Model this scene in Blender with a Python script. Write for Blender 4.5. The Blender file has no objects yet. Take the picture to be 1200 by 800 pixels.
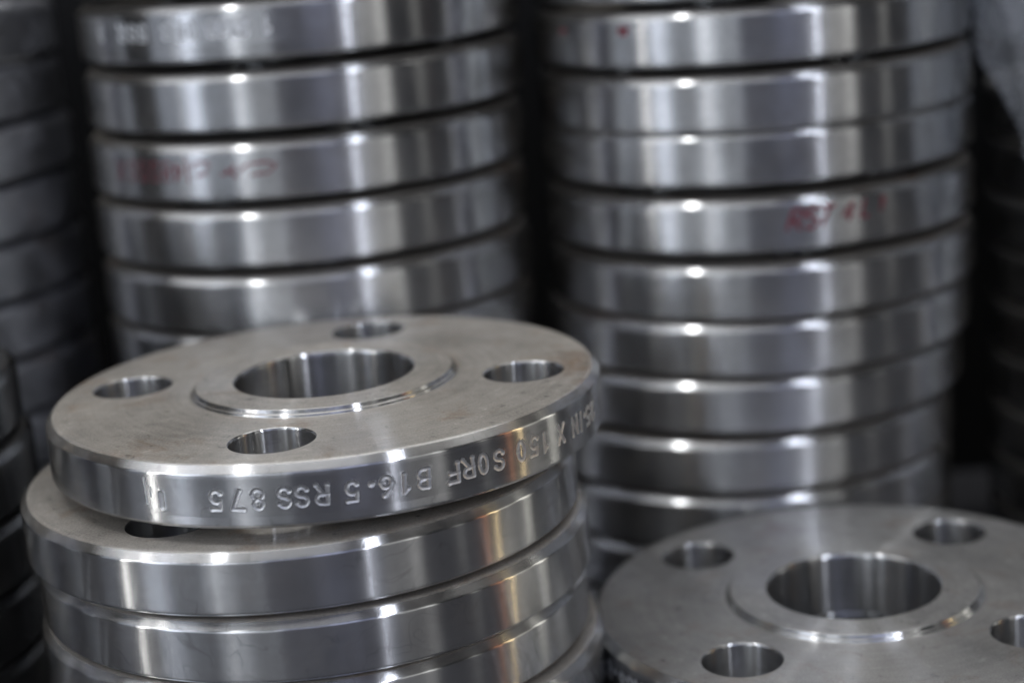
import bpy, math, random
import numpy as np
from mathutils import Vector, Matrix
from mathutils.geometry import tessellate_polygon

random.seed(7)
rng = np.random.default_rng(11)
S = bpy.context.scene
COL = S.collection
FLOOR = 0.330                      # camera height above the floor (m)

# ------------------------------------------------------------------ camera
cam = bpy.data.cameras.new('camera')
cam_o = bpy.data.objects.new('camera', cam)
COL.objects.link(cam_o)
fw = Vector((0.0, 0.97065566, -0.24047367))
rt = Vector((0.9964274, -0.02030889, -0.08197548))
up = Vector((0.08445371, 0.23961456, 0.9671879))
M = Matrix((rt, up, -fw)).transposed().to_4x4()
M.translation = Vector((0, 0, FLOOR))
cam_o.matrix_world = M
cam.sensor_width = 36.0
cam.lens = 2125.9 / 1200 * 36
cam.clip_start = 0.02
cam.clip_end = 100
cam.dof.use_dof = True
cam.dof.focus_distance = 0.532
cam.dof.aperture_fstop = 4.9
S.camera = cam_o

# ------------------------------------------------------------------ world
w = bpy.data.worlds.new('World')
S.world = w
w.use_nodes = True
bg = w.node_tree.nodes['Background']
bg.inputs[0].default_value = (0.9, 0.95, 1.0, 1)
bg.inputs[1].default_value = 0.018

S.view_settings.view_transform = 'Standard'
S.view_settings.look = 'None'
S.view_settings.gamma = 1
S.view_settings.use_curve_mapping = False
S.view_settings.exposure = 0.50
S.render.engine = 'CYCLES'
S.cycles.use_denoising = True
S.cycles.max_bounces = 8
S.cycles.glossy_bounces = 6
S.cycles.sample_clamp_indirect = 6

# ------------------------------------------------------------------ lamps
TARGET = Vector((0.0, 0.60, FLOOR - 0.14))


def lamp(name, az, el, dist, wd, ht, rad, col, aim=TARGET, spread=180):
    """az: degrees from straight towards the camera (-Y), positive to the right;
    rad: radiance of the lamp face."""
    a, e = math.radians(az), math.radians(el)
    d = Vector((math.sin(a) * math.cos(e), -math.cos(a) * math.cos(e), math.sin(e)))
    L = bpy.data.lights.new(name, 'AREA')
    L.shape = 'RECTANGLE'
    L.size, L.size_y = wd, ht
    L.energy = rad * math.pi * wd * ht
    L.color = col
    L.spread = math.radians(spread)
    if spread < 179:                       # a narrowed beam keeps the same face brightness
        hs = math.radians(spread) / 2
        L.energy *= (math.tan(hs) - hs) / math.tan(hs)
    o = bpy.data.objects.new(name, L)
    COL.objects.link(o)
    o.location = aim + d * dist
    o.rotation_euler = (-d).to_track_quat('-Z', 'Y').to_euler()
    return o


RIM = Vector((-0.06, 0.50, FLOOR - 0.17))
RIMR = Vector((0.0, 0.52, FLOOR - 0.17))
# high bay lamp far overhead
lamp('lamp_high', -81, 69.3, 4.2, 0.12, 0.12, 300, (1.0, 1.0, 1.0))


def strip(name, p0, p1, width, rad, col):
    # a row of tubes hung between two points, facing the stacks
    p0, p1 = Vector(p0), Vector(p1)
    L = bpy.data.lights.new(name, 'AREA')
    L.shape = 'RECTANGLE'
    L.size, L.size_y = (p1 - p0).length, width
    L.energy = rad * math.pi * L.size * width
    L.color = col
    o = bpy.data.objects.new(name, L)
    COL.objects.link(o)
    mid = (p0 + p1) / 2
    x = (p1 - p0).normalized()
    z = mid - TARGET
    z = (z - x * z.dot(x)).normalized()
    y = z.cross(x)
    m = Matrix((x, y, z)).transposed().to_4x4()
    m.translation = mid
    o.matrix_world = m


strip('tube_row', (0.80, 0.6 - 0.72, 2.9), (4.0, 0.6 - 7.2, 2.9), 0.14, 14, (0.84, 0.88, 1.0))
# narrow-beam lights added to streak and brighten the front stack only
for el in (2, 18, 34):
    lamp('streak_left', -69, el, 1.5, 0.05, 0.42, 24, (1.0, 0.97, 0.92), RIM, 15)
    lamp('fill_panel_left', -55, el, 1.5, 0.85, 0.42, 3.1, (0.83, 0.88, 1.0), RIM, 16)
    lamp('fill_panel_centre', -29, el, 1.5, 0.42, 0.42, 1.9, (0.88, 0.92, 1.0), RIM, 16)
for el in (0, 18):
    lamp('streak_warm', 85, el, 1.1, 0.020, 0.36, 16, (1.0, 0.74, 0.38), RIMR, 16)
    lamp('streak_orange', 79, el, 1.1, 0.035, 0.36, 3.0, (1.0, 0.40, 0.20), RIMR, 16)  # added light, stands in for an orange thing mirrored in the rim
    lamp('streak_right', 104, el, 1.1, 0.10, 0.36, 4.0, (1.0, 0.96, 0.86), RIMR, 16)
    lamp('fill_panel_right', 92, el, 1.1, 0.45, 0.36, 1.2, (1.0, 0.95, 0.86), RIMR, 17)
# unseen area lights added for the broad bands reflected in the rims
lamp('band_light_left', -66, 12, 3.2, 1.5, 1.7, 0.48, (0.78, 0.85, 1.0))
lamp('band_light_left', -47, 12, 3.4, 1.6, 1.7, 0.50, (0.80, 0.87, 1.0))
lamp('band_light_centre', -24, 13, 3.6, 1.5, 1.7, 0.78, (0.86, 0.91, 1.0))
lamp('band_light_slit', -31, 12, 3.5, 0.16, 1.7, 1.2, (0.97, 0.98, 1.0))
lamp('band_light_high', 2, 27, 3.8, 2.0, 1.1, 0.80, (0.68, 0.73, 1.0))
lamp('band_light_high', 16, 25, 3.7, 1.1, 1.2, 0.65, (0.60, 0.65, 1.0))
lamp('band_light_right', 40, 12, 3.2, 0.85, 1.7, 0.55, (1.0, 0.98, 0.95))
lamp('band_light_right', 46, 12, 3.1, 0.30, 1.7, 0.6, (1.0, 0.98, 0.94))
lamp('band_light_slit', 66, 10, 3.1, 0.20, 1.6, 0.35, (1.0, 0.98, 0.92))
lamp('streak_upright', 27.5, 12, 5.4, 0.12, 2.4, 9, (0.86, 0.88, 1.0))  # added upright light, carries the tube row's streak down the rims
# soft panels added overhead to whiten chamfers and light the top faces
lamp('overhead_fill', -90, 68, 3.2, 1.8, 3.6, 1.15, (0.98, 0.98, 1.0))
lamp('overhead_fill', 170, 58, 3.2, 3.2, 2.2, 2.0, (1.0, 0.98, 0.95))


# ------------------------------------------------------------------ materials
class NT:
    def __init__(self, name):
        self.m = bpy.data.materials.new(name)
        self.m.use_nodes = True
        self.t = self.m.node_tree
        self.t.nodes.clear()

    def n(self, kind, **kw):
        nd = self.t.nodes.new(kind)
        for k, v in kw.items():
            if k.startswith('in_'):
                nd.inputs[k[3:].replace('_', ' ')].default_value = v
            else:
                setattr(nd, k, v)
        return nd

    def l(self, a, b):
        self.t.links.new(a, b)

    def math(self, op, a, b=None, c=None, clamp=False):
        nd = self.t.nodes.new('ShaderNodeMath')
        nd.operation = op
        nd.use_clamp = clamp
        for i, v in enumerate((a, b, c)):
            if v is None:
                continue
            if isinstance(v, (int, float)):
                nd.inputs[i].default_value = v
            else:
                self.l(v, nd.inputs[i])
        return nd.outputs[0]

    def ramp(self, fac, pts):
        nd = self.t.nodes.new('ShaderNodeValToRGB')
        el = nd.color_ramp.elements
        while len(el) < len(pts):
            el.new(0.5)
        for e, (p, c) in zip(el, pts):
            e.position = p
            e.color = c if len(c) == 4 else (*c, 1)
        self.l(fac, nd.inputs[0])
        return nd.outputs[0]

    def noise(self, vec, scale, detail=3.0, rough=0.5, dist=0.0):
        nd = self.t.nodes.new('ShaderNodeTexNoise')
        nd.inputs['Scale'].default_value = scale
        nd.inputs['Detail'].default_value = detail
        nd.inputs['Roughness'].default_value = rough
        nd.inputs['Distortion'].default_value = dist
        self.l(vec, nd.inputs['Vector'])
        return nd.outputs['Fac']


def g3(v):
    return (v, v, v, 1)


def steel(name, base=0.60, dust=0.75, rough=0.30, dust_col=(0.30, 0.275, 0.24), seed=0.0, grain=1.0, aniso=-0.76, side=0.05):
    t = NT(name)
    tc = t.n('ShaderNodeTexCoord')
    info = t.n('ShaderNodeObjectInfo')
    sep = t.n('ShaderNodeSeparateXYZ')
    t.l(tc.outputs['Object'], sep.inputs[0])
    x, y, z = sep.outputs
    # tangent along the lathe grooves (around the axis)
    c = t.n('ShaderNodeCombineXYZ')
    t.l(t.math('MULTIPLY', y, -1.0), c.inputs[0])
    t.l(x, c.inputs[1])
    vt = t.n('ShaderNodeVectorTransform', vector_type='VECTOR', convert_from='OBJECT', convert_to='WORLD')
    t.l(c.outputs[0], vt.inputs[0])
    nv = t.n('ShaderNodeVectorMath', operation='NORMALIZE')
    t.l(vt.outputs[0], nv.inputs[0])
    # coordinates: shifted per object
    off = t.n('ShaderNodeVectorMath', operation='ADD')
    sc = t.n('ShaderNodeCombineXYZ')
    t.l(t.math('MULTIPLY', info.outputs['Random'], 7.3), sc.inputs[0])
    t.l(t.math('MULTIPLY', info.outputs['Random'], 3.1), sc.inputs[1])
    sc.inputs[2].default_value = seed
    t.l(tc.outputs['Object'], off.inputs[0])
    t.l(sc.outputs[0], off.inputs[1])
    P = off.outputs[0]
    # groove coordinates (radius, height) for turned lines
    rad = t.math('SQRT', t.math('ADD', t.math('MULTIPLY', x, x), t.math('MULTIPLY', y, y)))
    gc = t.n('ShaderNodeCombineXYZ')
    ang = t.math('ARCTAN2', y, x)
    t.l(t.math('MULTIPLY', ang, 0.004), gc.inputs[0])
    t.l(rad, gc.inputs[1])
    t.l(z, gc.inputs[2])
    off2 = t.n('ShaderNodeVectorMath', operation='ADD')
    t.l(gc.outputs[0], off2.inputs[0])
    t.l(sc.outputs[0], off2.inputs[1])
    lines = t.noise(off2.outputs[0], 2600, 2, 0.6)
    wide = t.noise(off2.outputs[0], 420, 2, 0.5)
    cloud = t.noise(P, 26, 4, 0.6)
    fine = t.noise(P, 1500, 3, 0.65)
    spots = t.noise(P, 190, 3, 0.65)
    # vertical streaks in the handling marks of the rim
    vs = t.n('ShaderNodeMapping')
    vs.inputs['Scale'].default_value = (1, 1, 0.22)
    t.l(P, vs.inputs['Vector'])
    smear = t.noise(vs.outputs[0], 90, 4, 0.6)
    # scratches: thin ridges of distorted noise
    sn = t.noise(P, 60, 1, 0.4, 1.5)
    scr = t.math('SUBTRACT', 1.0, t.math('MULTIPLY', t.math('ABSOLUTE', t.math('SUBTRACT', sn, 0.5)), 90.0), clamp=True)
    # colour of the bare metal
    mr = t.n('ShaderNodeMapRange')
    t.l(cloud, mr.inputs[0])
    mr.inputs[1].default_value, mr.inputs[2].default_value = 0.3, 0.7
    mr.inputs[3].default_value, mr.inputs[4].default_value = base * 0.82, base * 1.08
    v = t.math('MULTIPLY', mr.outputs[0], t.math('ADD', 0.80, t.math('MULTIPLY', smear, 0.40)))
    v = t.math('MULTIPLY', v, t.math('ADD', 0.94, t.math('MULTIPLY', wide, 0.12)))
    v = t.math('MULTIPLY', v, t.math('SUBTRACT', 1.0, t.math('MULTIPLY', scr, 0.18)))
    v = t.math('MULTIPLY', v, t.math('ADD', 0.93, t.math('MULTIPLY', info.outputs['Random'], 0.14)))
    cc = t.n('ShaderNodeCombineColor')
    t.l(t.math('MULTIPLY', v, 0.985), cc.inputs[0])
    t.l(t.math('MULTIPLY', v, 1.0), cc.inputs[1])
    t.l(t.math('MULTIPLY', v, 1.015), cc.inputs[2])
    # bump
    h = t.math('ADD', t.math('MULTIPLY', lines, 0.5 * grain), t.math('MULTIPLY', smear, 0.55))
    h = t.math('ADD', h, t.math('MULTIPLY', wide, 0.4 * grain))
    h = t.math('SUBTRACT', h, t.math('MULTIPLY', scr, 0.25))
    h = t.math('ADD', h, t.math('MULTIPLY', t.noise(P, 420, 3, 0.6), 0.16))
    bp = t.n('ShaderNodeBump')
    bp.inputs['Strength'].default_value = 0.3
    bp.inputs['Distance'].default_value = 0.00003
    t.l(h, bp.inputs['Height'])
    p = t.n('ShaderNodeBsdfAnisotropic', distribution='GGX')
    t.l(cc.outputs[0], p.inputs['Color'])
    r = t.math('ADD', rough - 0.06, t.math('MULTIPLY', cloud, 0.09))
    r = t.math('ADD', r, t.math('MULTIPLY', smear, 0.04))
    t.l(r, p.inputs['Roughness'])
    p.inputs['Anisotropy'].default_value = aniso
    p.inputs['Rotation'].default_value = 0.25
    t.l(nv.outputs[0], p.inputs['Tangent'])
    t.l(bp.outputs[0], p.inputs['Normal'])
    # dust settles on faces that look up
    geo = t.n('ShaderNodeNewGeometry')
    sn3 = t.n('ShaderNodeSeparateXYZ')
    t.l(geo.outputs['Normal'], sn3.inputs[0])
    mask = t.n('ShaderNodeMapRange', interpolation_type='SMOOTHSTEP')
    t.l(sn3.outputs[2], mask.inputs[0])
    mask.inputs[1].default_value, mask.inputs[2].default_value = 0.58, 0.995
    mask.inputs[3].default_value, mask.inputs[4].default_value = 0.0, 1.0
    film = t.n('ShaderNodeMapRange')
    t.l(t.noise(P, 55, 5, 0.65, 0.4), film.inputs[0])
    film.inputs[1].default_value, film.inputs[2].default_value = 0.42, 0.68
    film.inputs[3].default_value, film.inputs[4].default_value = side * 0.5, side * 2.4
    dn = t.math('ADD', 0.40, t.math('MULTIPLY', cloud, 0.95))
    dn = t.math('ADD', dn, t.math('MULTIPLY', t.math('SUBTRACT', fine, 0.5), 0.9))
    dn = t.math('ADD', dn, t.math('MULTIPLY', t.math('SUBTRACT', wide, 0.5), 0.35))
    df = t.math('MAXIMUM', t.math('MULTIPLY', t.math('MULTIPLY', mask.outputs[0], dn), dust, clamp=True), film.outputs[0])
    d = t.n('ShaderNodeBsdfPrincipled')
    rust = t.ramp(t.noise(P, 38, 5, 0.7, 0.6), [(0.54, (*dust_col, 1)), (0.74, (dust_col[0] * 0.72, dust_col[1] * 0.56, dust_col[2] * 0.45, 1))])
    speck = t.ramp(spots, [(0.25, g3(0.4)), (0.37, g3(0.95)), (0.62, g3(1.05)), (0.74, g3(1.45))])
    mixc = t.n('ShaderNodeMix', data_type='RGBA', blend_type='MULTIPLY')
    mixc.inputs['Factor'].default_value = 1
    t.l(rust, mixc.inputs['A'])
    t.l(speck, mixc.inputs['B'])
    t.l(mixc.outputs['Result'], d.inputs['Base Color'])
    d.inputs['Roughness'].default_value = 0.7
    d.inputs['Specular IOR Level'].default_value = 0.3
    b2 = t.n('ShaderNodeBump')
    b2.inputs['Strength'].default_value = 0.5
    b2.inputs['Distance'].default_value = 0.00008
    t.l(t.math('ADD', fine, t.math('MULTIPLY', wide, 0.6)), b2.inputs['Height'])
    t.l(b2.outputs[0], d.inputs['Normal'])
    mx = t.n('ShaderNodeMixShader')
    t.l(df, mx.inputs[0])
    t.l(p.outputs[0], mx.inputs[1])
    t.l(d.outputs[0], mx.inputs[2])
    o = t.n('ShaderNodeOutputMaterial')
    t.l(mx.outputs[0], o.inputs[0])
    return t.m


STEEL = steel('turned_steel', 0.62, 0.80, 0.21, (0.355, 0.328, 0.285))
STEEL_G = steel('turned_steel_cleaner', 0.58, 0.60, 0.22, (0.27, 0.262, 0.245), 2.0)
STEEL_REAR = steel('turned_steel_rear', 0.60, 0.75, 0.23, (0.30, 0.275, 0.235), 15.0, aniso=-0.66, side=0.07)
STEEL_DULL = steel('dull_steel', 0.60, 0.6, 0.36, (0.33, 0.335, 0.355), 12.0, aniso=-0.5, side=0.28)
STEEL_SHADED = steel('shaded_steel', 0.30, 0.45, 0.24, (0.12, 0.115, 0.105), 9.0)  # darkened copy of the turned steel, shade put into the colour
STAMP = steel('stamped_steel', 0.85, 0.1, 0.46, seed=3.0, grain=0.4, aniso=0.0)
STEEL_BORE = steel('bored_steel', 0.56, 0.15, 0.20, seed=5.0, grain=1.6)


def simple(name, col, rough, metallic=0.0, nscale=40, var=0.25, bump=0.0):
    t = NT(name)
    tc = t.n('ShaderNodeTexCoord')
    f = t.noise(tc.outputs['Object'], nscale, 5, 0.6)
    c = t.ramp(f, [(0.3, tuple(v * (1 - var) for v in col)), (0.7, tuple(min(1, v * (1 + var)) for v in col))])
    p = t.n('ShaderNodeBsdfPrincipled')
    t.l(c, p.inputs['Base Color'])
    p.inputs['Roughness'].default_value = rough
    p.inputs['Metallic'].default_value = metallic
    if bump:
        b = t.n('ShaderNodeBump')
        b.inputs['Distance'].default_value = bump
        t.l(f, b.inputs['Height'])
        t.l(b.outputs[0], p.inputs['Normal'])
    o = t.n('ShaderNodeOutputMaterial')
    t.l(p.outputs[0], o.inputs[0])
    return t.m




def ink():
    t = NT('red_marker_ink')
    tc = t.n('ShaderNodeTexCoord')
    f = t.noise(tc.outputs['Object'], 260, 4, 0.65)
    p = t.n('ShaderNodeBsdfPrincipled')
    p.inputs['Base Color'].default_value = (0.22, 0.035, 0.05, 1)
    p.inputs['Roughness'].default_value = 0.4
    tr = t.n('ShaderNodeBsdfTransparent')
    mx = t.n('ShaderNodeMixShader')
    t.l(t.math('ADD', 0.30, t.math('MULTIPLY', f, 0.95), clamp=True), mx.inputs[0])
    t.l(tr.outputs[0], mx.inputs[1])
    t.l(p.outputs[0], mx.inputs[2])
    o = t.n('ShaderNodeOutputMaterial')
    t.l(mx.outputs[0], o.inputs[0])
    return t.m


MARK = ink()
CONC = simple('concrete', (0.05, 0.05, 0.056), 0.8, nscale=7, var=0.3, bump=0.002)
GAP_DARK = simple('gap_darkness', (0.006, 0.006, 0.006), 0.9, nscale=5, var=0.3)  # near black, the darkness of the gaps put into the colour


def plastic():
    t = NT('clear_plastic_film')
    tc = t.n('ShaderNodeTexCoord')
    f = t.noise(tc.outputs['Object'], 60, 4, 0.6)
    p = t.n('ShaderNodeBsdfPrincipled')
    p.inputs['Base Color'].default_value = (0.78, 0.79, 0.80, 1)
    p.inputs['Roughness'].default_value = 0.16
    b = t.n('ShaderNodeBump')
    b.inputs['Strength'].default_value = 0.9
    b.inputs['Distance'].default_value = 0.004
    t.l(t.noise(tc.outputs['Object'], 70, 3, 0.5, 1.2), b.inputs['Height'])
    t.l(b.outputs[0], p.inputs['Normal'])
    tr = t.n('ShaderNodeBsdfTransparent')
    tr.inputs[0].default_value = (0.85, 0.87, 0.9, 1)
    mx = t.n('ShaderNodeMixShader')
    t.l(t.math('ADD', 0.04, t.math('MULTIPLY', f, 0.46), clamp=True), mx.inputs[0])
    t.l(tr.outputs[0], mx.inputs[1])
    t.l(p.outputs[0], mx.inputs[2])
    o = t.n('ShaderNodeOutputMaterial')
    t.l(mx.outputs[0], o.inputs[0])
    return t.m


FILM = plastic()

# ------------------------------------------------------------------ mesh helpers
R, TH, CH = 0.0900, 0.0190, 0.0026         # rim radius, plate thickness, edge chamfer
RING, BORE, BC, HOLE, RF, RFH = 0.0425, 0.0291, 0.0658, 0.0127, 0.0505, 0.0012


def mesh_from(name, verts, faces, mat, normals=None):
    me = bpy.data.meshes.new(name)
    me.from_pydata([tuple(map(float, v)) for v in verts], [], [tuple(map(int, f)) for f in faces])
    me.polygons.foreach_set('use_smooth', [True] * len(me.polygons))
    me.materials.append(mat)
    me.update()
    if normals is not None:
        me.normals_split_custom_set_from_vertices([tuple(map(float, n)) for n in normals])
    return me


def add(name, me, parent=None, loc=(0, 0, 0), rot=(0, 0, 0)):
    o = bpy.data.objects.new(name, me)
    COL.objects.link(o)
    o.parent = parent
    o.location = loc
    o.rotation_euler = rot
    return o


def fillet(p0, p1, p2, r, n=4):
    """round the corner p1 of a profile."""
    p0, p1, p2 = map(np.array, (p0, p1, p2))
    a, b = p1 + (p0 - p1) / np.linalg.norm(p0 - p1) * r, p1 + (p2 - p1) / np.linalg.norm(p2 - p1) * r
    return [tuple((1 - t) ** 2 * a + 2 * t * (1 - t) * p1 + t * t * b) for t in np.linspace(0, 1, n)]


def prof_normals(pr):
    """vertex normals (r, z) of a profile that runs with its outside on the left-hand turn; fine corners stay round."""
    pr = np.array(pr)
    d = np.diff(pr, axis=0)
    ln = np.linalg.norm(d, axis=1, keepdims=True)
    n = np.stack([-d[:, 1], d[:, 0]], 1) / ln
    vn = np.zeros_like(pr)
    # short segments belong to a fillet: long neighbours rule the shared vertex
    wgt = ln ** 1.0
    vn[:-1] += n * wgt
    vn[1:] += n * wgt
    vn[0], vn[-1] = n[0], n[-1]
    return vn / np.linalg.norm(vn, axis=1, keepdims=True)


class Geo:
    def __init__(self):
        self.v, self.f, self.n, self.k = [], [], [], 0

    def lathe(self, pr, seg, centre=(0, 0), skip=None, pn=None):
        pr = np.array(pr, float)
        pn = prof_normals(pr) if pn is None else np.array(pn)
        th = np.arange(seg) / seg * 2 * np.pi
        for (r, z), (nr, nz) in zip(pr, pn):
            self.v += list(np.stack([centre[0] + r * np.cos(th), centre[1] + r * np.sin(th), np.full(seg, z)], 1))
            self.n += list(np.stack([nr * np.cos(th), nr * np.sin(th), np.full(seg, nz)], 1))
        # wind each band so that it faces along its normals
        dd, mm = np.diff(pr, axis=0), pn[:-1] + pn[1:]
        flip = (-dd[:, 1] * mm[:, 0] + dd[:, 0] * mm[:, 1]) > 0
        for i in range(len(pr) - 1):
            for j in range(seg):
                if skip and skip(i, j):
                    continue
                a, b = self.k + i * seg + j, self.k + i * seg + (j + 1) % seg
                fc = (a, a + seg, b + seg, b) if flip[i] else (a, b, b + seg, a + seg)
                self.f.append(fc)
        self.k += len(pr) * seg

    def plate(self, z, rings, seg, up_=True):
        """flat ring with holes: rings = [(cx, cy, r, seg)], the first one is outermost."""
        loops = []
        for i, (cx, cy, r, s) in enumerate(rings):
            th = np.arange(s) / s * 2 * np.pi
            if i:
                th = th[::-1]
            loops.append([Vector((cx + r * math.cos(a), cy + r * math.sin(a), 0)) for a in th])
        tris = tessellate_polygon(loops)
        flat = [p for l_ in loops for p in l_]
        for p in flat:
            self.v.append((p.x, p.y, z))
            self.n.append((0, 0, 1 if up_ else -1))
        for a, b, c in tris:
            pa, pb, pc = flat[a], flat[b], flat[c]
            s = (pb.x - pa.x) * (pc.y - pa.y) - (pb.y - pa.y) * (pc.x - pa.x)
            if abs(s) < 1e-14:
                continue
            if (s > 0) != up_:
                b, c = c, b
            self.f.append((self.k + a, self.k + b, self.k + c))
        self.k += len(flat)

    def mesh(self, name, mat):
        return mesh_from(name, self.v, self.f, mat, self.n)


# profiles: z = 0 is the plate's upper face ------------------------------------
CB = 0.0012


def rim_profile(th):
    pr = [(R - CH - 0.0010, 0.0)]
    pr += fillet((R - CH - 0.0010, 0), (R - CH, 0), (R, -CH), 0.0009, 6)
    pr += fillet((R - CH, 0), (R, -CH), (R, -th), 0.0005, 5)
    i0 = len(pr)
    pr += [(R, -0.0038)]
    pr += [(R, -0.0152)]
    i1 = len(pr)
    pr += fillet((R, 0), (R, -th + CB), (R - CB, -th), 0.0004, 4)
    pr += fillet((R, -th + CB), (R - CB, -th), (R - 0.02, -th), 0.0004, 4)
    return pr, i0


SEGF, SEGB = 512, 192
HSEG = 48


def hole_centres():
    return [(BC * math.cos(k * math.pi / 2), BC * math.sin(k * math.pi / 2)) for k in range(4)]


def disc_mesh(seg, patch=None, mat=None, th=TH, name='disc'):
    """plate body: faces with four holes, rim with rounded chamfers; patch=(a0, a1) in radians leaves out the stamped band."""
    g = Geo()
    pr, i0 = rim_profile(th)
    pn = prof_normals(pr)
    if pn[0][1] < 0:
        pn = -pn
    skip = None
    if patch:
        j0, j1 = patch
        skip = lambda i, j: i == i0 and ((j - j0) % seg) < ((j1 - j0) % seg)
    g.lathe(pr, seg, skip=skip, pn=pn)
    holes = [(cx, cy, HOLE + 0.0005, HSEG) for cx, cy in hole_centres()]
    g.plate(0, [(0, 0, pr[0][0], seg), (0, 0, RING + 0.0022, 128)] + holes, seg, True)
    rl = pr[-1][0]
    g.plate(-th, [(0, 0, rl, seg), (0, 0, RF, 96)] + holes, seg, False)
    # raised contact face underneath
    g.lathe([(RF, -th), (RF - 0.0004, -th - RFH), (BORE + 0.0008, -th - RFH)], 96, pn=[(1, 0), (0.7, -0.7), (0, -1)])
    return g.mesh(name, mat or STEEL)


def hub_mesh(h, mat=None):
    """raised ring round the bore, with a stepped rounded edge."""
    g = Geo()
    pr = [(BORE + 0.0007, h), (RING - 0.0012, h)]
    pr += fillet((BORE, h), (RING - 0.0006, h), (RING, h - 0.0007), 0.0004, 4)
    s = h - 0.0008
    mid = 0.45 * h
    pr += [(RING, h - 0.0011), (RING + 0.0001, mid + 0.0002)]
    pr += fillet((RING, h), (RING + 0.0002, mid), (RING + 0.0007, mid - 0.0002), 0.0002, 3)
    pr += fillet((RING, mid), (RING + 0.0007, mid - 0.0002), (RING + 0.0009, 0.0005), 0.0002, 3)
    pr += fillet((RING + 0.0007, mid), (RING + 0.0010, 0.0), (RING + 0.0022, 0.0), 0.0005, 5)
    pr += [(RING + 0.0022, 0.0)]
    out = [pr[0]]
    for q in pr[1:]:
        if np.hypot(q[0] - out[-1][0], q[1] - out[-1][1]) > 1e-6:
            out.append(q)
    pn = prof_normals(out)
    if pn[0][1] < 0:
        pn = -pn
    g.lathe(out, 160, pn=pn)
    return g.mesh('hub', mat or STEEL)


def bore_mesh(h, th, seg=128):
    """inner wall with a small bright edge break at the top."""
    g = Geo()
    pr = [(BORE + 0.0007, h), (BORE + 0.0004, h - 0.0002), (BORE + 0.0001, h - 0.0007), (BORE, h - 0.0014), (BORE, -th - RFH + 0.0006), (BORE + 0.0008, -th - RFH)]
    pn = [(-0.3, 0.95), (-0.7, 0.7), (-0.93, 0.37), (-1, 0), (-1, 0), (-0.8, -0.6)]
    g.lathe(pr, seg, pn=pn)
    return g.mesh('bore', STEEL_BORE)


def hole_mesh(th):
    g = Geo()
    pr = [(HOLE + 0.0005, 0), (HOLE + 0.00015, -0.0003), (HOLE, -0.0008), (HOLE, -th + 0.0006), (HOLE + 0.0005, -th)]
    pn = [(-0.4, 0.9), (-0.8, 0.6), (-1, 0), (-1, 0), (-0.8, -0.6)]
    g.lathe(pr, HSEG, pn=pn)
    return g.mesh('bolt_hole', STEEL_BORE)


# ------------------------------------------------------------------ stamped characters
def arc(cx, cy, rx, ry, a0, a1, n=9):
    return [(cx + rx * math.cos(math.radians(a)), cy + ry * math.sin(math.radians(a))) for a in np.linspace(a0, a1, n)]


W_ = 0.49
GL = {
    '0': [arc(W_ / 2, .5, W_ / 2, .5, 0, 360, 17)],
    'O': [arc(W_ / 2, .5, W_ / 2, .5, 0, 360, 17)],
    '1': [[(.12, .78), (.32, 1), (.32, 0)]],
    '2': [arc(.29, .72, .28, .28, 170, -40, 9) + [(.02, 0), (.58, 0)]],
    '5': [[(.54, 1), (.08, 1), (.05, .56)] + arc(.27, .33, .29, .32, 120, -145, 10)],
    '6': [arc(.30, .30, .28, .30, 0, 360, 15), [(.03, .36), (.12, .72), (.44, 1)]],
    '7': [[(0, 1), (.58, 1), (.18, 0)]],
    '8': [arc(.29, .75, .23, .25, 0, 360, 13), arc(.29, .25, .28, .26, 0, 360, 13)],
    'S': [arc(.29, .75, .27, .25, 20, 270, 9) + arc(.29, .25, .28, .25, 90, -160, 9)],
    'R': [[(0, 0), (0, 1), (.28, 1)] + arc(.30, .75, .27, .25, 90, -90, 7) + [(0, .5)], [(.25, .5), (.58, 0)]],
    'B': [[(0, 0), (0, 1), (.27, 1)] + arc(.28, .76, .24, .24, 90, -90, 7) + [(0, .52)], [(.27, .52)] + arc(.28, .26, .28, .26, 90, -90, 7) + [(0, 0)]],
    'F': [[(0, 0), (0, 1), (.55, 1)], [(0, .53), (.45, .53)]],
    'T': [[(0, 1), (.54, 1)], [(.27, 1), (.2, 0)]],
    'X': [[(0, 0), (.58, 1)], [(0, 1), (.58, 0)]],
    'N': [[(0, 0), (0, 1), (.58, 0), (.58, 1)]],
    'I': [[(.29, 0), (.29, 1)]],
    'A': [[(0, 0), (.29, 1), (.58, 0)], [(.12, .38), (.46, .38)]],
    '4': [[(.42, 0), (.42, 1), (0, .32), (.58, .32)]],
    'L': [[(0, 1), (0, 0), (.5, 0)]],
    'C': [arc(.3, .5, .29, .5, 50, 310, 11)],
    'D': [[(0, 0), (0, 1), (.2, 1)] + arc(.22, .5, .36, .5, 90, -90, 9) + [(0, 0)]],
    '.': [[(.29, .30), (.30, .30)]],
}


def stamp_segments(chars, zc, hgt, depth, width=0.00058):
    """chars = [(character, angle in degrees, strength)], upside down on the rim: (a, b, depth, width) in (arc, z)."""
    segs = []
    for ch, deg, st in chars:
        s0 = R * math.radians(deg)
        tilt = random.uniform(-0.05, 0.05)
        dz = random.uniform(-0.00025, 0.00025)
        for line in GL[ch]:
            pts = []
            for u, v in line:
                du, dv = (u - W_ / 2) * hgt, (v - 0.5) * hgt
                du, dv = du - tilt * dv, dv + tilt * du
                pts.append((s0 - du, zc + dz - dv))
            m = len(pts) - 1
            for i in range(m):
                k = st * random.uniform(0.75, 1.1)
                segs.append((pts[i], pts[i + 1], depth * k, width))
            if ch != '.':
                for e in (pts[0], pts[-1]):
                    segs.append((e, (e[0] + 1e-6, e[1]), depth * st * 1.25, width * 1.25))
            else:
                segs.append((pts[0], pts[1], depth * 1.4, width * 1.7))
    return segs


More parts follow.
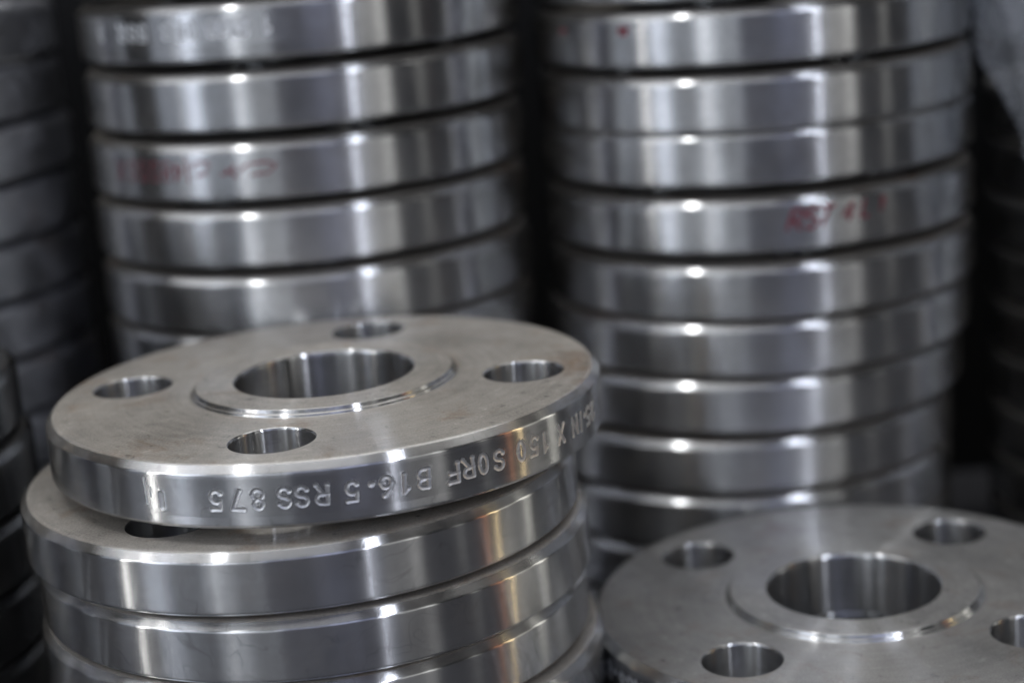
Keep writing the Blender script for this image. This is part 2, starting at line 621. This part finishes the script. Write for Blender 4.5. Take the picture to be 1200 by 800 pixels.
def stamp_patch(a0, a1, segs, step, mat, mat2):
    """the band of the rim wall between two angles as a fine grid, pressed in along the strokes.
    returns (plain mesh, stamped mesh)"""
    zt, zb = -0.0038, -0.0152
    ns, nz = int(R * (a1 - a0) / step), int((zt - zb) / step)
    aa = np.linspace(a0, a1, ns + 1)
    zz = np.linspace(zt, zb, nz + 1)
    A, Z = np.meshgrid(aa, zz)
    D = np.zeros_like(A)
    Sx = A * R
    for (p, q, dep, wd) in segs:
        rr_ = wd * 2.4
        i0 = np.searchsorted(aa * R, min(p[0], q[0]) - rr_)
        i1 = np.searchsorted(aa * R, max(p[0], q[0]) + rr_)
        if i1 <= i0:
            continue
        sx, sz = Sx[:, i0:i1], Z[:, i0:i1]
        ab = np.array(q) - np.array(p)
        t = np.clip(((sx - p[0]) * ab[0] + (sz - p[1]) * ab[1]) / max(ab @ ab, 1e-14), 0, 1)
        d = np.hypot(sx - p[0] - t * ab[0], sz - p[1] - t * ab[1]) / wd
        gr = -dep * np.clip(1 - d * d, 0, 1) ** 1.3
        lip = 0.07 * dep * np.exp(-((d - 1.25) / 0.28) ** 2)
        sub = D[:, i0:i1]
        D[:, i0:i1] = np.where(gr < -1e-9, np.minimum(sub, gr), np.where(sub < 0, sub, np.maximum(sub, lip)))
    edge = np.minimum.reduce([np.arange(ns + 1)[None] * np.ones((nz + 1, 1)), (ns - np.arange(ns + 1))[None] * np.ones((nz + 1, 1)),
                              np.arange(nz + 1)[:, None] * np.ones((1, ns + 1)), (nz - np.arange(nz + 1))[:, None] * np.ones((1, ns + 1))])
    D *= np.clip(edge / 2, 0, 1)
    rad = R + D
    X, Y = rad * np.cos(A), rad * np.sin(A)
    V = np.stack([X, Y, Z], -1)
    dV1 = np.gradient(V, axis=1)
    dV0 = np.gradient(V, axis=0)
    N = np.cross(dV1, -dV0)
    N /= np.linalg.norm(N, axis=-1, keepdims=True)
    idx = np.arange((nz + 1) * (ns + 1)).reshape(nz + 1, ns + 1)
    q = np.stack([idx[:-1, :-1], idx[1:, :-1], idx[1:, 1:], idx[:-1, 1:]], -1).reshape(-1, 4)
    pressed = (D < -4e-6).reshape(-1)
    hit = pressed[q].any(1)
    Vf, Nf = V.reshape(-1, 3), N.reshape(-1, 3)
    out = []
    for sel in (~hit, hit):
        qq = q[sel]
        used, inv = np.unique(qq, return_inverse=True)
        out.append((Vf[used], inv.reshape(-1, 4), Nf[used]))
    return [mesh_from(nm, v, f, m_, n) if len(f) else None for nm, m_, (v, f, n) in zip(('rim_band', 'stamped_lettering'), (mat, mat2), out)]


# ------------------------------------------------------------------ marker strokes on a rim
def ribbon_mesh(lines, width, mat):
    """lines: polylines in (angle deg, z) on the rim, laid as a thin film of ink 0.06 mm proud."""
    v, f = [], []
    for ln in lines:
        pts = np.array([(R * math.radians(a), z) for a, z in ln])
        # resample
        L = np.r_[0, np.cumsum(np.hypot(*np.diff(pts, axis=0).T))]
        m = max(3, int(L[-1] / 0.0008))
        s = np.linspace(0, L[-1], m)
        P = np.stack([np.interp(s, L, pts[:, 0]), np.interp(s, L, pts[:, 1])], 1)
        T = np.gradient(P, axis=0)
        T /= np.linalg.norm(T, axis=1, keepdims=True) + 1e-12
        Nn = np.stack([-T[:, 1], T[:, 0]], 1)
        wv = width * (0.75 + 0.35 * rng.random(m))
        k = len(v)
        for i in range(m):
            for sgn in (1, -1):
                a_, z_ = P[i] + sgn * Nn[i] * wv[i] / 2
                v.append(((R + 6e-5) * math.cos(a_ / R), (R + 6e-5) * math.sin(a_ / R), z_))
        for i in range(m - 1):
            f.append((k + 2 * i, k + 2 * i + 1, k + 2 * i + 3, k + 2 * i + 2))
    return mesh_from('marker_writing', v, f, mat)


def glyph_lines(ch, deg, zc, hgt, slant=0.2, wide=1.25, flip=True):
    out = []
    for line in GL[ch]:
        pts = []
        for u, vv in line:
            du, dv = (u - W_ / 2) * hgt * wide, (vv - 0.5) * hgt
            du += slant * dv
            s = -1 if flip else 1
            pts.append((deg + math.degrees(s * du / R), zc + s * dv))
        out.append(pts)
    return out


# ------------------------------------------------------------------ setting: floor and dark backing
def box(name, lo, hi, mat):
    v = [(x, y, z) for x in (lo[0], hi[0]) for y in (lo[1], hi[1]) for z in (lo[2], hi[2])]
    f = [(0, 1, 3, 2), (4, 6, 7, 5), (0, 4, 5, 1), (2, 3, 7, 6), (0, 2, 6, 4), (1, 5, 7, 3)]
    me = bpy.data.meshes.new(name)
    me.from_pydata(v, [], f)
    me.materials.append(mat)
    me.update()
    o = add(name, me)
    o['kind'] = 'structure'
    return o


box('floor', (-5, -5, -0.15), (5, 0.95, 0.0), CONC)
box('gap_backing', (-5, 0.95, -0.15), (5, 1.0, 0.9), GAP_DARK)  # added sheet standing in for the darkness between the stacks

# ------------------------------------------------------------------ flanges
_cache = {}


def cached(key, fn):
    if key not in _cache:
        _cache[key] = fn()
    return _cache[key]


GROUP = 'stacked steel pipe flanges'


def flange(x, y, ztop, hub, rot, label, mat=None, disc=None, tilt=(0, 0), th=TH):
    """ztop: height of the plate's upper face above the floor."""
    mat = mat or STEEL
    base = ztop - th - RFH
    t = bpy.data.objects.new('pipe_flange', None)
    COL.objects.link(t)
    t.empty_display_size = 0.03
    t.location = (x, y, base)
    t.rotation_euler = (tilt[0], tilt[1], math.radians(rot))
    t['label'] = label
    t['category'] = 'pipe flange'
    t['group'] = GROUP
    dz = th + RFH
    me = disc or cached(('disc', mat.name, th), lambda: disc_mesh(SEGB, mat=mat, th=th))
    add('disc', me, t, (0, 0, dz))
    hk = round(max(hub, 0.0004), 4)
    add('hub', cached(('hub', hk, mat.name), lambda: hub_mesh(hk, mat)), t, (0, 0, dz))
    add('bore', cached(('bore', hk, th), lambda: bore_mesh(hk, th)), t, (0, 0, dz))
    for cx, cy in hole_centres():
        add('bolt_hole', cached(('hole', th), lambda: hole_mesh(th)), t, (cx, cy, dz))
    return t


def patched_flange(x, y, ztop, hub, rot, label, mat, segs_world, a0, a1, step, seg=SEGF, tilt=(0, 0), th=TH, pname='stamped_lettering'):
    """a flange with a band of its rim pressed by stamps; angles in world degrees."""
    # snap the band to the rim's segments, in the flange's own frame
    da = 360 / seg
    j0 = math.floor((a0 - rot) / da)
    j1 = math.ceil((a1 - rot) / da)
    loc = [((p[0] - R * math.radians(rot), p[1]), (q[0] - R * math.radians(rot), q[1]), d, w_) for p, q, d, w_ in segs_world]
    plain, pressed = stamp_patch(math.radians(j0 * da), math.radians(j1 * da), loc, step, mat, STAMP if pname == 'stamped_lettering' else mat)
    disc = disc_mesh(seg, (j0 % seg, j1 % seg), mat, th)
    t = flange(x, y, ztop, hub, rot, label, mat, disc, tilt, th)
    dz = th + RFH
    add('rim_band', plain, t, (0, 0, dz))
    if pressed:
        add(pname, pressed, t, (0, 0, dz))
    return t


def vline(deg, z0, z1, depth, width, lean=0.0):
    s = R * math.radians(deg)
    return [((s, z0), (s + lean, z1), depth, width)]


Z = lambda z: z + FLOOR
HUB = 0.0035

# --- front stack (in focus)
txt = [('5', 254.0, 1), ('7', 258.2, 1), ('8', 262.0, .95), ('S', 266.8, 1), ('S', 270.0, .8), ('R', 273.6, .8), ('5', 279.0, 1.05), ('.', 282.6, 1),
       ('6', 285.3, 1), ('1', 288.7, .8), ('B', 292.2, .9), ('F', 298.2, .7), ('R', 301.4, .7), ('O', 304.5, .65), ('S', 308.3, .7),
       ('0', 313.7, .8), ('5', 317.5, .55), ('1', 320.6, .35), ('X', 326.2, 1), ('N', 331.8, .95), ('I', 334.8, .8), ('.', 336.8, .6), ('5', 338.8, .8), ('2', 341.8, .8)]
segs = stamp_segments(txt, -0.0098, 0.0055, 0.00019)
segs += vline(242.4, -0.0088, -0.0128, 0.00038, 0.0009, 0.0002)          # gouge left of the lettering
segs += vline(238.9, -0.0045, -0.0120, 0.00010, 0.00025, 0.0003)
segs += vline(240.2, -0.0070, -0.0100, 0.00006, 0.00020, -0.0002)
T1 = patched_flange(-0.0622, 0.5751, Z(-0.1499), 0.0023, -9.1,
                    'dusty flange topping the front stack, rim stamped upside down with RSS 875', STEEL, segs, 236, 347, 0.00013,
                    tilt=(-0.0001, 0.0022))

segs = vline(337.2, -0.0045, -0.0150, 0.00022, 0.00030, -0.0006) + vline(337.2, -0.0045, -0.0098, 0.00014, 0.00026, 0.0008)
T2 = patched_flange(-0.0724, 0.5702, Z(-0.1736), 0.0034, 239.0,
                    'dusty flange second in the front stack, shifted left, a half-covered bolt hole showing', STEEL, segs, 326, 346, 0.0003, pname='rim_scratch')

names_T = ['third', 'fourth', 'fifth', 'sixth', 'seventh', 'lowest']
zT = [-0.1944, -0.2152, -0.2360]
rem = (FLOOR - TH - RFH - 0.2360) / 3
zT += [-0.2360 - rem * k for k in (1, 2, 3)]
xT = [-0.0695, -0.0716, -0.0672, -0.0705, -0.070, -0.0708]
for k, z in enumerate(zT):
    gap = (([-0.1736] + zT)[k] - z) - TH - RFH
    flange(xT[k], 0.5698 + 0.0015 * (k % 2), Z(z), gap, random.uniform(0, 90),
           f'bright steel flange {names_T[k]}{"" if k == 5 else " from the top"} in the front stack under the stamped one')

# --- low stack at the lower right
segs = stamp_segments([(c, 190 + 3.3 * i, .9) for i, c in enumerate('578.SSR.5.61B')], -0.0098, 0.0058, 0.00028)
patched_flange(0.1093, 0.5802, Z(-0.2416), 0.0023, -43.3,
               'grey steel flange topping the low stack at lower right, all its bolt holes in view', STEEL_G, segs, 186, 236, 0.0003)
rem = (FLOOR - TH - RFH - 0.2416) / 3
for k in (1, 2, 3):
    flange(0.109 + 0.002 * (k % 2), 0.581, Z(-0.2416 - rem * k), rem - TH - RFH, 20 * k,
           f'steel flange {["second from the top", "third from the top", "lowest"][k - 1]} in the low stack at lower right', STEEL_G)

# --- tall rear stack left of centre
TB, TC = 0.0213, 0.0206
zB = [-0.0055, -0.0310, -0.0568, -0.0826, -0.1080, -0.1335, -0.1570, -0.1803]
rem = (FLOOR - TB - RFH - 0.1803) / 6
zB += [-0.1803 - rem * k for k in range(1, 7)]
xB = [v + 0.001 for v in [-0.0764, -0.0762, -0.0765, -0.0781, -0.0787, -0.0788, -0.0794, -0.0797]]
ordn = ['topmost', 'second from the top', 'third from the top', 'fourth from the top', 'fifth from the top', 'sixth from the top', 'seventh from the top',
        'eighth from the top', 'ninth from the top', 'tenth from the top', 'eleventh from the top', 'twelfth from the top', 'thirteenth from the top', 'fourteenth from the top']


def column(xs, y, zs, place, special, rots, th=TH, mat=None):
    for k, z in enumerate(zs):
        x = xs[min(k, len(xs) - 1)]
        gap = (zs[k - 1] - z - th - RFH) if k else 0.0032
        o_ = 'lowest' if k == len(zs) - 1 else ordn[k]
        lab = special.get(k, (f'blurred steel flange {o_} in {place}',))
        if len(lab) == 1:
            flange(x, y, Z(z), gap, rots(k), lab[0], mat, th=th)
        else:
            lab[1](x, y, Z(z), gap, rots(k), lab[0])


def b1(x, y, z, gap, rot, label):
    s = stamp_segments([('8', 217.5, 1), ('R', 227, 1), ('S', 231, 1), ('5', 234.5, 1), ('8', 242, .8), ('F', 245.5, .6), ('0', 249, .6), ('B', 254, .9), ('6', 257, .9),
                        ('1', 259.5, .9), ('5', 262, .8), ('1', 267.5, .9)], -0.0092, 0.0058, 0.00038)
    patched_flange(x, y, z, gap, rot, label, STEEL_REAR, s, 212, 274, 0.0003, SEGB, th=TB)


def b3(x, y, z, gap, rot, label):
    t = flange(x, y, z, gap, rot, label, STEEL_REAR, th=TB)
    L = []
    for c, d in (('X', 221.0), ('S', 226.2), ('S', 230.4), ('S', 234.4), ('8', 238.2), ('4', 241.8)):
        L += glyph_lines(c, d - rot, -0.0098, 0.0074, 0.15, 1.05)
    L += [[(a - rot, z_) for a, z_ in ln] for ln in ([(244.2, -0.0045), (244.6, -0.014)], [(245.4, -0.0088), (247, -0.0065), (249.8, -0.0062), (250.5, -0.0072), (249.2, -0.0105), (246.5, -0.0115)],
          [(253.3, -0.0112), (256.2, -0.0102), (257, -0.0075)], [(254.6, -0.0090), (257.8, -0.0128)],
          [(257.6, -0.0105), (260.2, -0.0078), (265, -0.0072), (267.2, -0.0085), (265.2, -0.0112), (260.6, -0.0118)])]
    add('marker_writing', ribbon_mesh(L, 0.0010, MARK), t, (0, 0, TB + RFH))


def c4(x, y, z, gap, rot, label):
    t = flange(x, y, z, gap, rot, label, STEEL_REAR, th=TC)
    L = []
    for c, d, h in (('R', 271.0, .0078), ('S', 275.0, .0078), ('T', 278.6, .0072), ('4', 284.2, .0072), ('L', 289.2, .0066), ('1', 293.5, .0055)):
        L += glyph_lines(c, d - rot, -0.0088 + (d - 272) * 0.00010, h, 0.35, 1.1, False)
    add('marker_writing', ribbon_mesh(L, 0.0015, MARK), t, (0, 0, TC + RFH))


def c1(x, y, z, gap, rot, label):
    t = flange(x, y, z, gap, rot, label, STEEL_REAR, th=TC)
    L = [[(228.6 - rot, -0.0058), (231.8 - rot, -0.0052)], [(228.9 - rot, -0.0070), (231.4 - rot, -0.0066)], [(229.2 - rot, -0.0048), (231.0 - rot, -0.0080)], [(207 - rot, -0.0065), (210 - rot, -0.0062)]]
    add('marker_writing', ribbon_mesh(L, 0.0020, MARK), t, (0, 0, TC + RFH))


column(xB, 0.7600, zB, 'the tall rear stack left of centre',
       {1: ('flange with faint stamped characters near the top of the left centre rear stack', b1),
        3: ('steel flange with a scrawl of red marker on its rim, rear stack left of centre', b3)},
       lambda k: (k * 37) % 90, TB, STEEL_REAR)

zC = [-0.0244, -0.0489, -0.0736, -0.0945, -0.1204, -0.1462, -0.1688, -0.1915, -0.2154, -0.2384, -0.2614, -0.2846, -(FLOOR - TC - RFH)]
xC = [0.1095, 0.1094, 0.1095, 0.1093, 0.1090, 0.1089, 0.1064, 0.1021, 0.0977, 0.0968, 0.0962, 0.0955, 0.0955]
column(xC, 0.7636, zC, 'the tall rear stack right of centre',
       {1: ('flange with a small red smudge, near the top of the rear stack right of centre', c1),
        4: ('flange with slanting red marker letters in the rear stack right of centre', c4)},
       lambda k: (k * 53 + 11) % 90, TC, STEEL_REAR)

# --- rear stack at the left edge
zD = [-0.0295 - 0.0245 * k for k in range(10)]
rem = (FLOOR - TB - RFH + zD[-1]) / 3
zD += [zD[9] - rem * k for k in (1, 2, 3)]
column([-0.278, -0.279, -0.277, -0.2785], 0.80, zD, 'the dim rear stack at the left edge', {}, lambda k: (k * 29) % 90, TB, STEEL_DULL)

# --- dim near stack in the lower left corner
zE = [-0.1205, -0.1442, -0.1680, -0.1918, -0.2156, -0.2394]
rem = (FLOOR - TC - RFH + zE[-1]) / 3
zE += [zE[5] - rem * k for k in (1, 2, 3)]
column([-0.2705, -0.2620, -0.2595, -0.2590, -0.2600], 0.60, zE, 'the shadowed stack in the lower left corner', {}, lambda k: (k * 41) % 90, TC, STEEL_SHADED)

# --- dark rear stack at the far right
zF = [-0.0975, -0.1212, -0.1449, -0.1686, -0.1923, -0.2160, -0.2397]
rem = (FLOOR - TH - RFH + zF[-1]) / 3
zF += [zF[6] - rem * k for k in (1, 2, 3)]
column([0.302, 0.3028, 0.3015, 0.3022], 0.775, zF, 'the dark rear stack at the far right', {}, lambda k: (k * 23) % 90)


# ------------------------------------------------------------------ plastic bag lying on the far right stack
def plastic_bag():
    na, nz = 160, 60
    cx, cy = 0.302, 0.775
    zt = Z(-0.0943)
    # lower hem: high on the left, hanging lower towards the front
    HA = [0, 120, 176, 184, 190, 196, 202, 209, 235, 280, 330, 360]
    HZ = [-.105, -.09, -.042, -.043, -.052, -.067, -.088, -.119, -.150, -.145, -.12, -.105]
    v, f = [], []
    for i in range(nz + 1):
        t = i / nz
        for j in range(na):
            a = 2 * math.pi * j / na
            fold = 0.0045 * math.sin(9 * a + 1.3) + 0.003 * math.sin(17 * a + 9 * t) + 0.0022 * math.sin(31 * a - 13 * t) + 0.0014 * math.sin(53 * a + 21 * t)
            hem = Z(float(np.interp(math.degrees(a), HA, HZ))) + 0.0015 * math.sin(19 * a) + 0.001 * math.sin(37 * a)
            top = Z(0.050) + 0.006 * math.sin(3 * a)
            if t < 0.62:
                s = t / 0.62
                z = hem + (top - hem) * s
                r = 0.0985 + 0.006 * math.sin(s * 2.6) + fold * (1 - 0.4 * s) + 0.004 * (1 - s)
            else:
                s = (t - 0.62) / 0.38
                z = top + 0.014 * math.sin(s * 1.5) + 0.004 * math.sin(5 * a + 6 * s) * (1 - s)
                r = (0.0985 + 0.006 * math.sin(2.6) + fold * 0.6) * (1 - s) ** 0.8 + 0.001
            v.append((r * math.cos(a), r * math.sin(a), z - zt))
    for i in range(nz):
        for j in range(na):
            a, b = i * na + j, i * na + (j + 1) % na
            f.append((a, b, b + na, a + na))
    f.append(tuple(range(nz * na, nz * na + na)))
    me = mesh_from('plastic_bag', v, f, FILM)
    o = add('plastic_bag', me, None, (cx, cy, zt))
    sol = o.modifiers.new('film', 'SOLIDIFY')
    sol.thickness = 0.0003
    sol.offset = 1
    o['label'] = 'crumpled clear plastic bag pulled over the dark stack at the upper right corner'
    o['category'] = 'plastic bag'


plastic_bag()
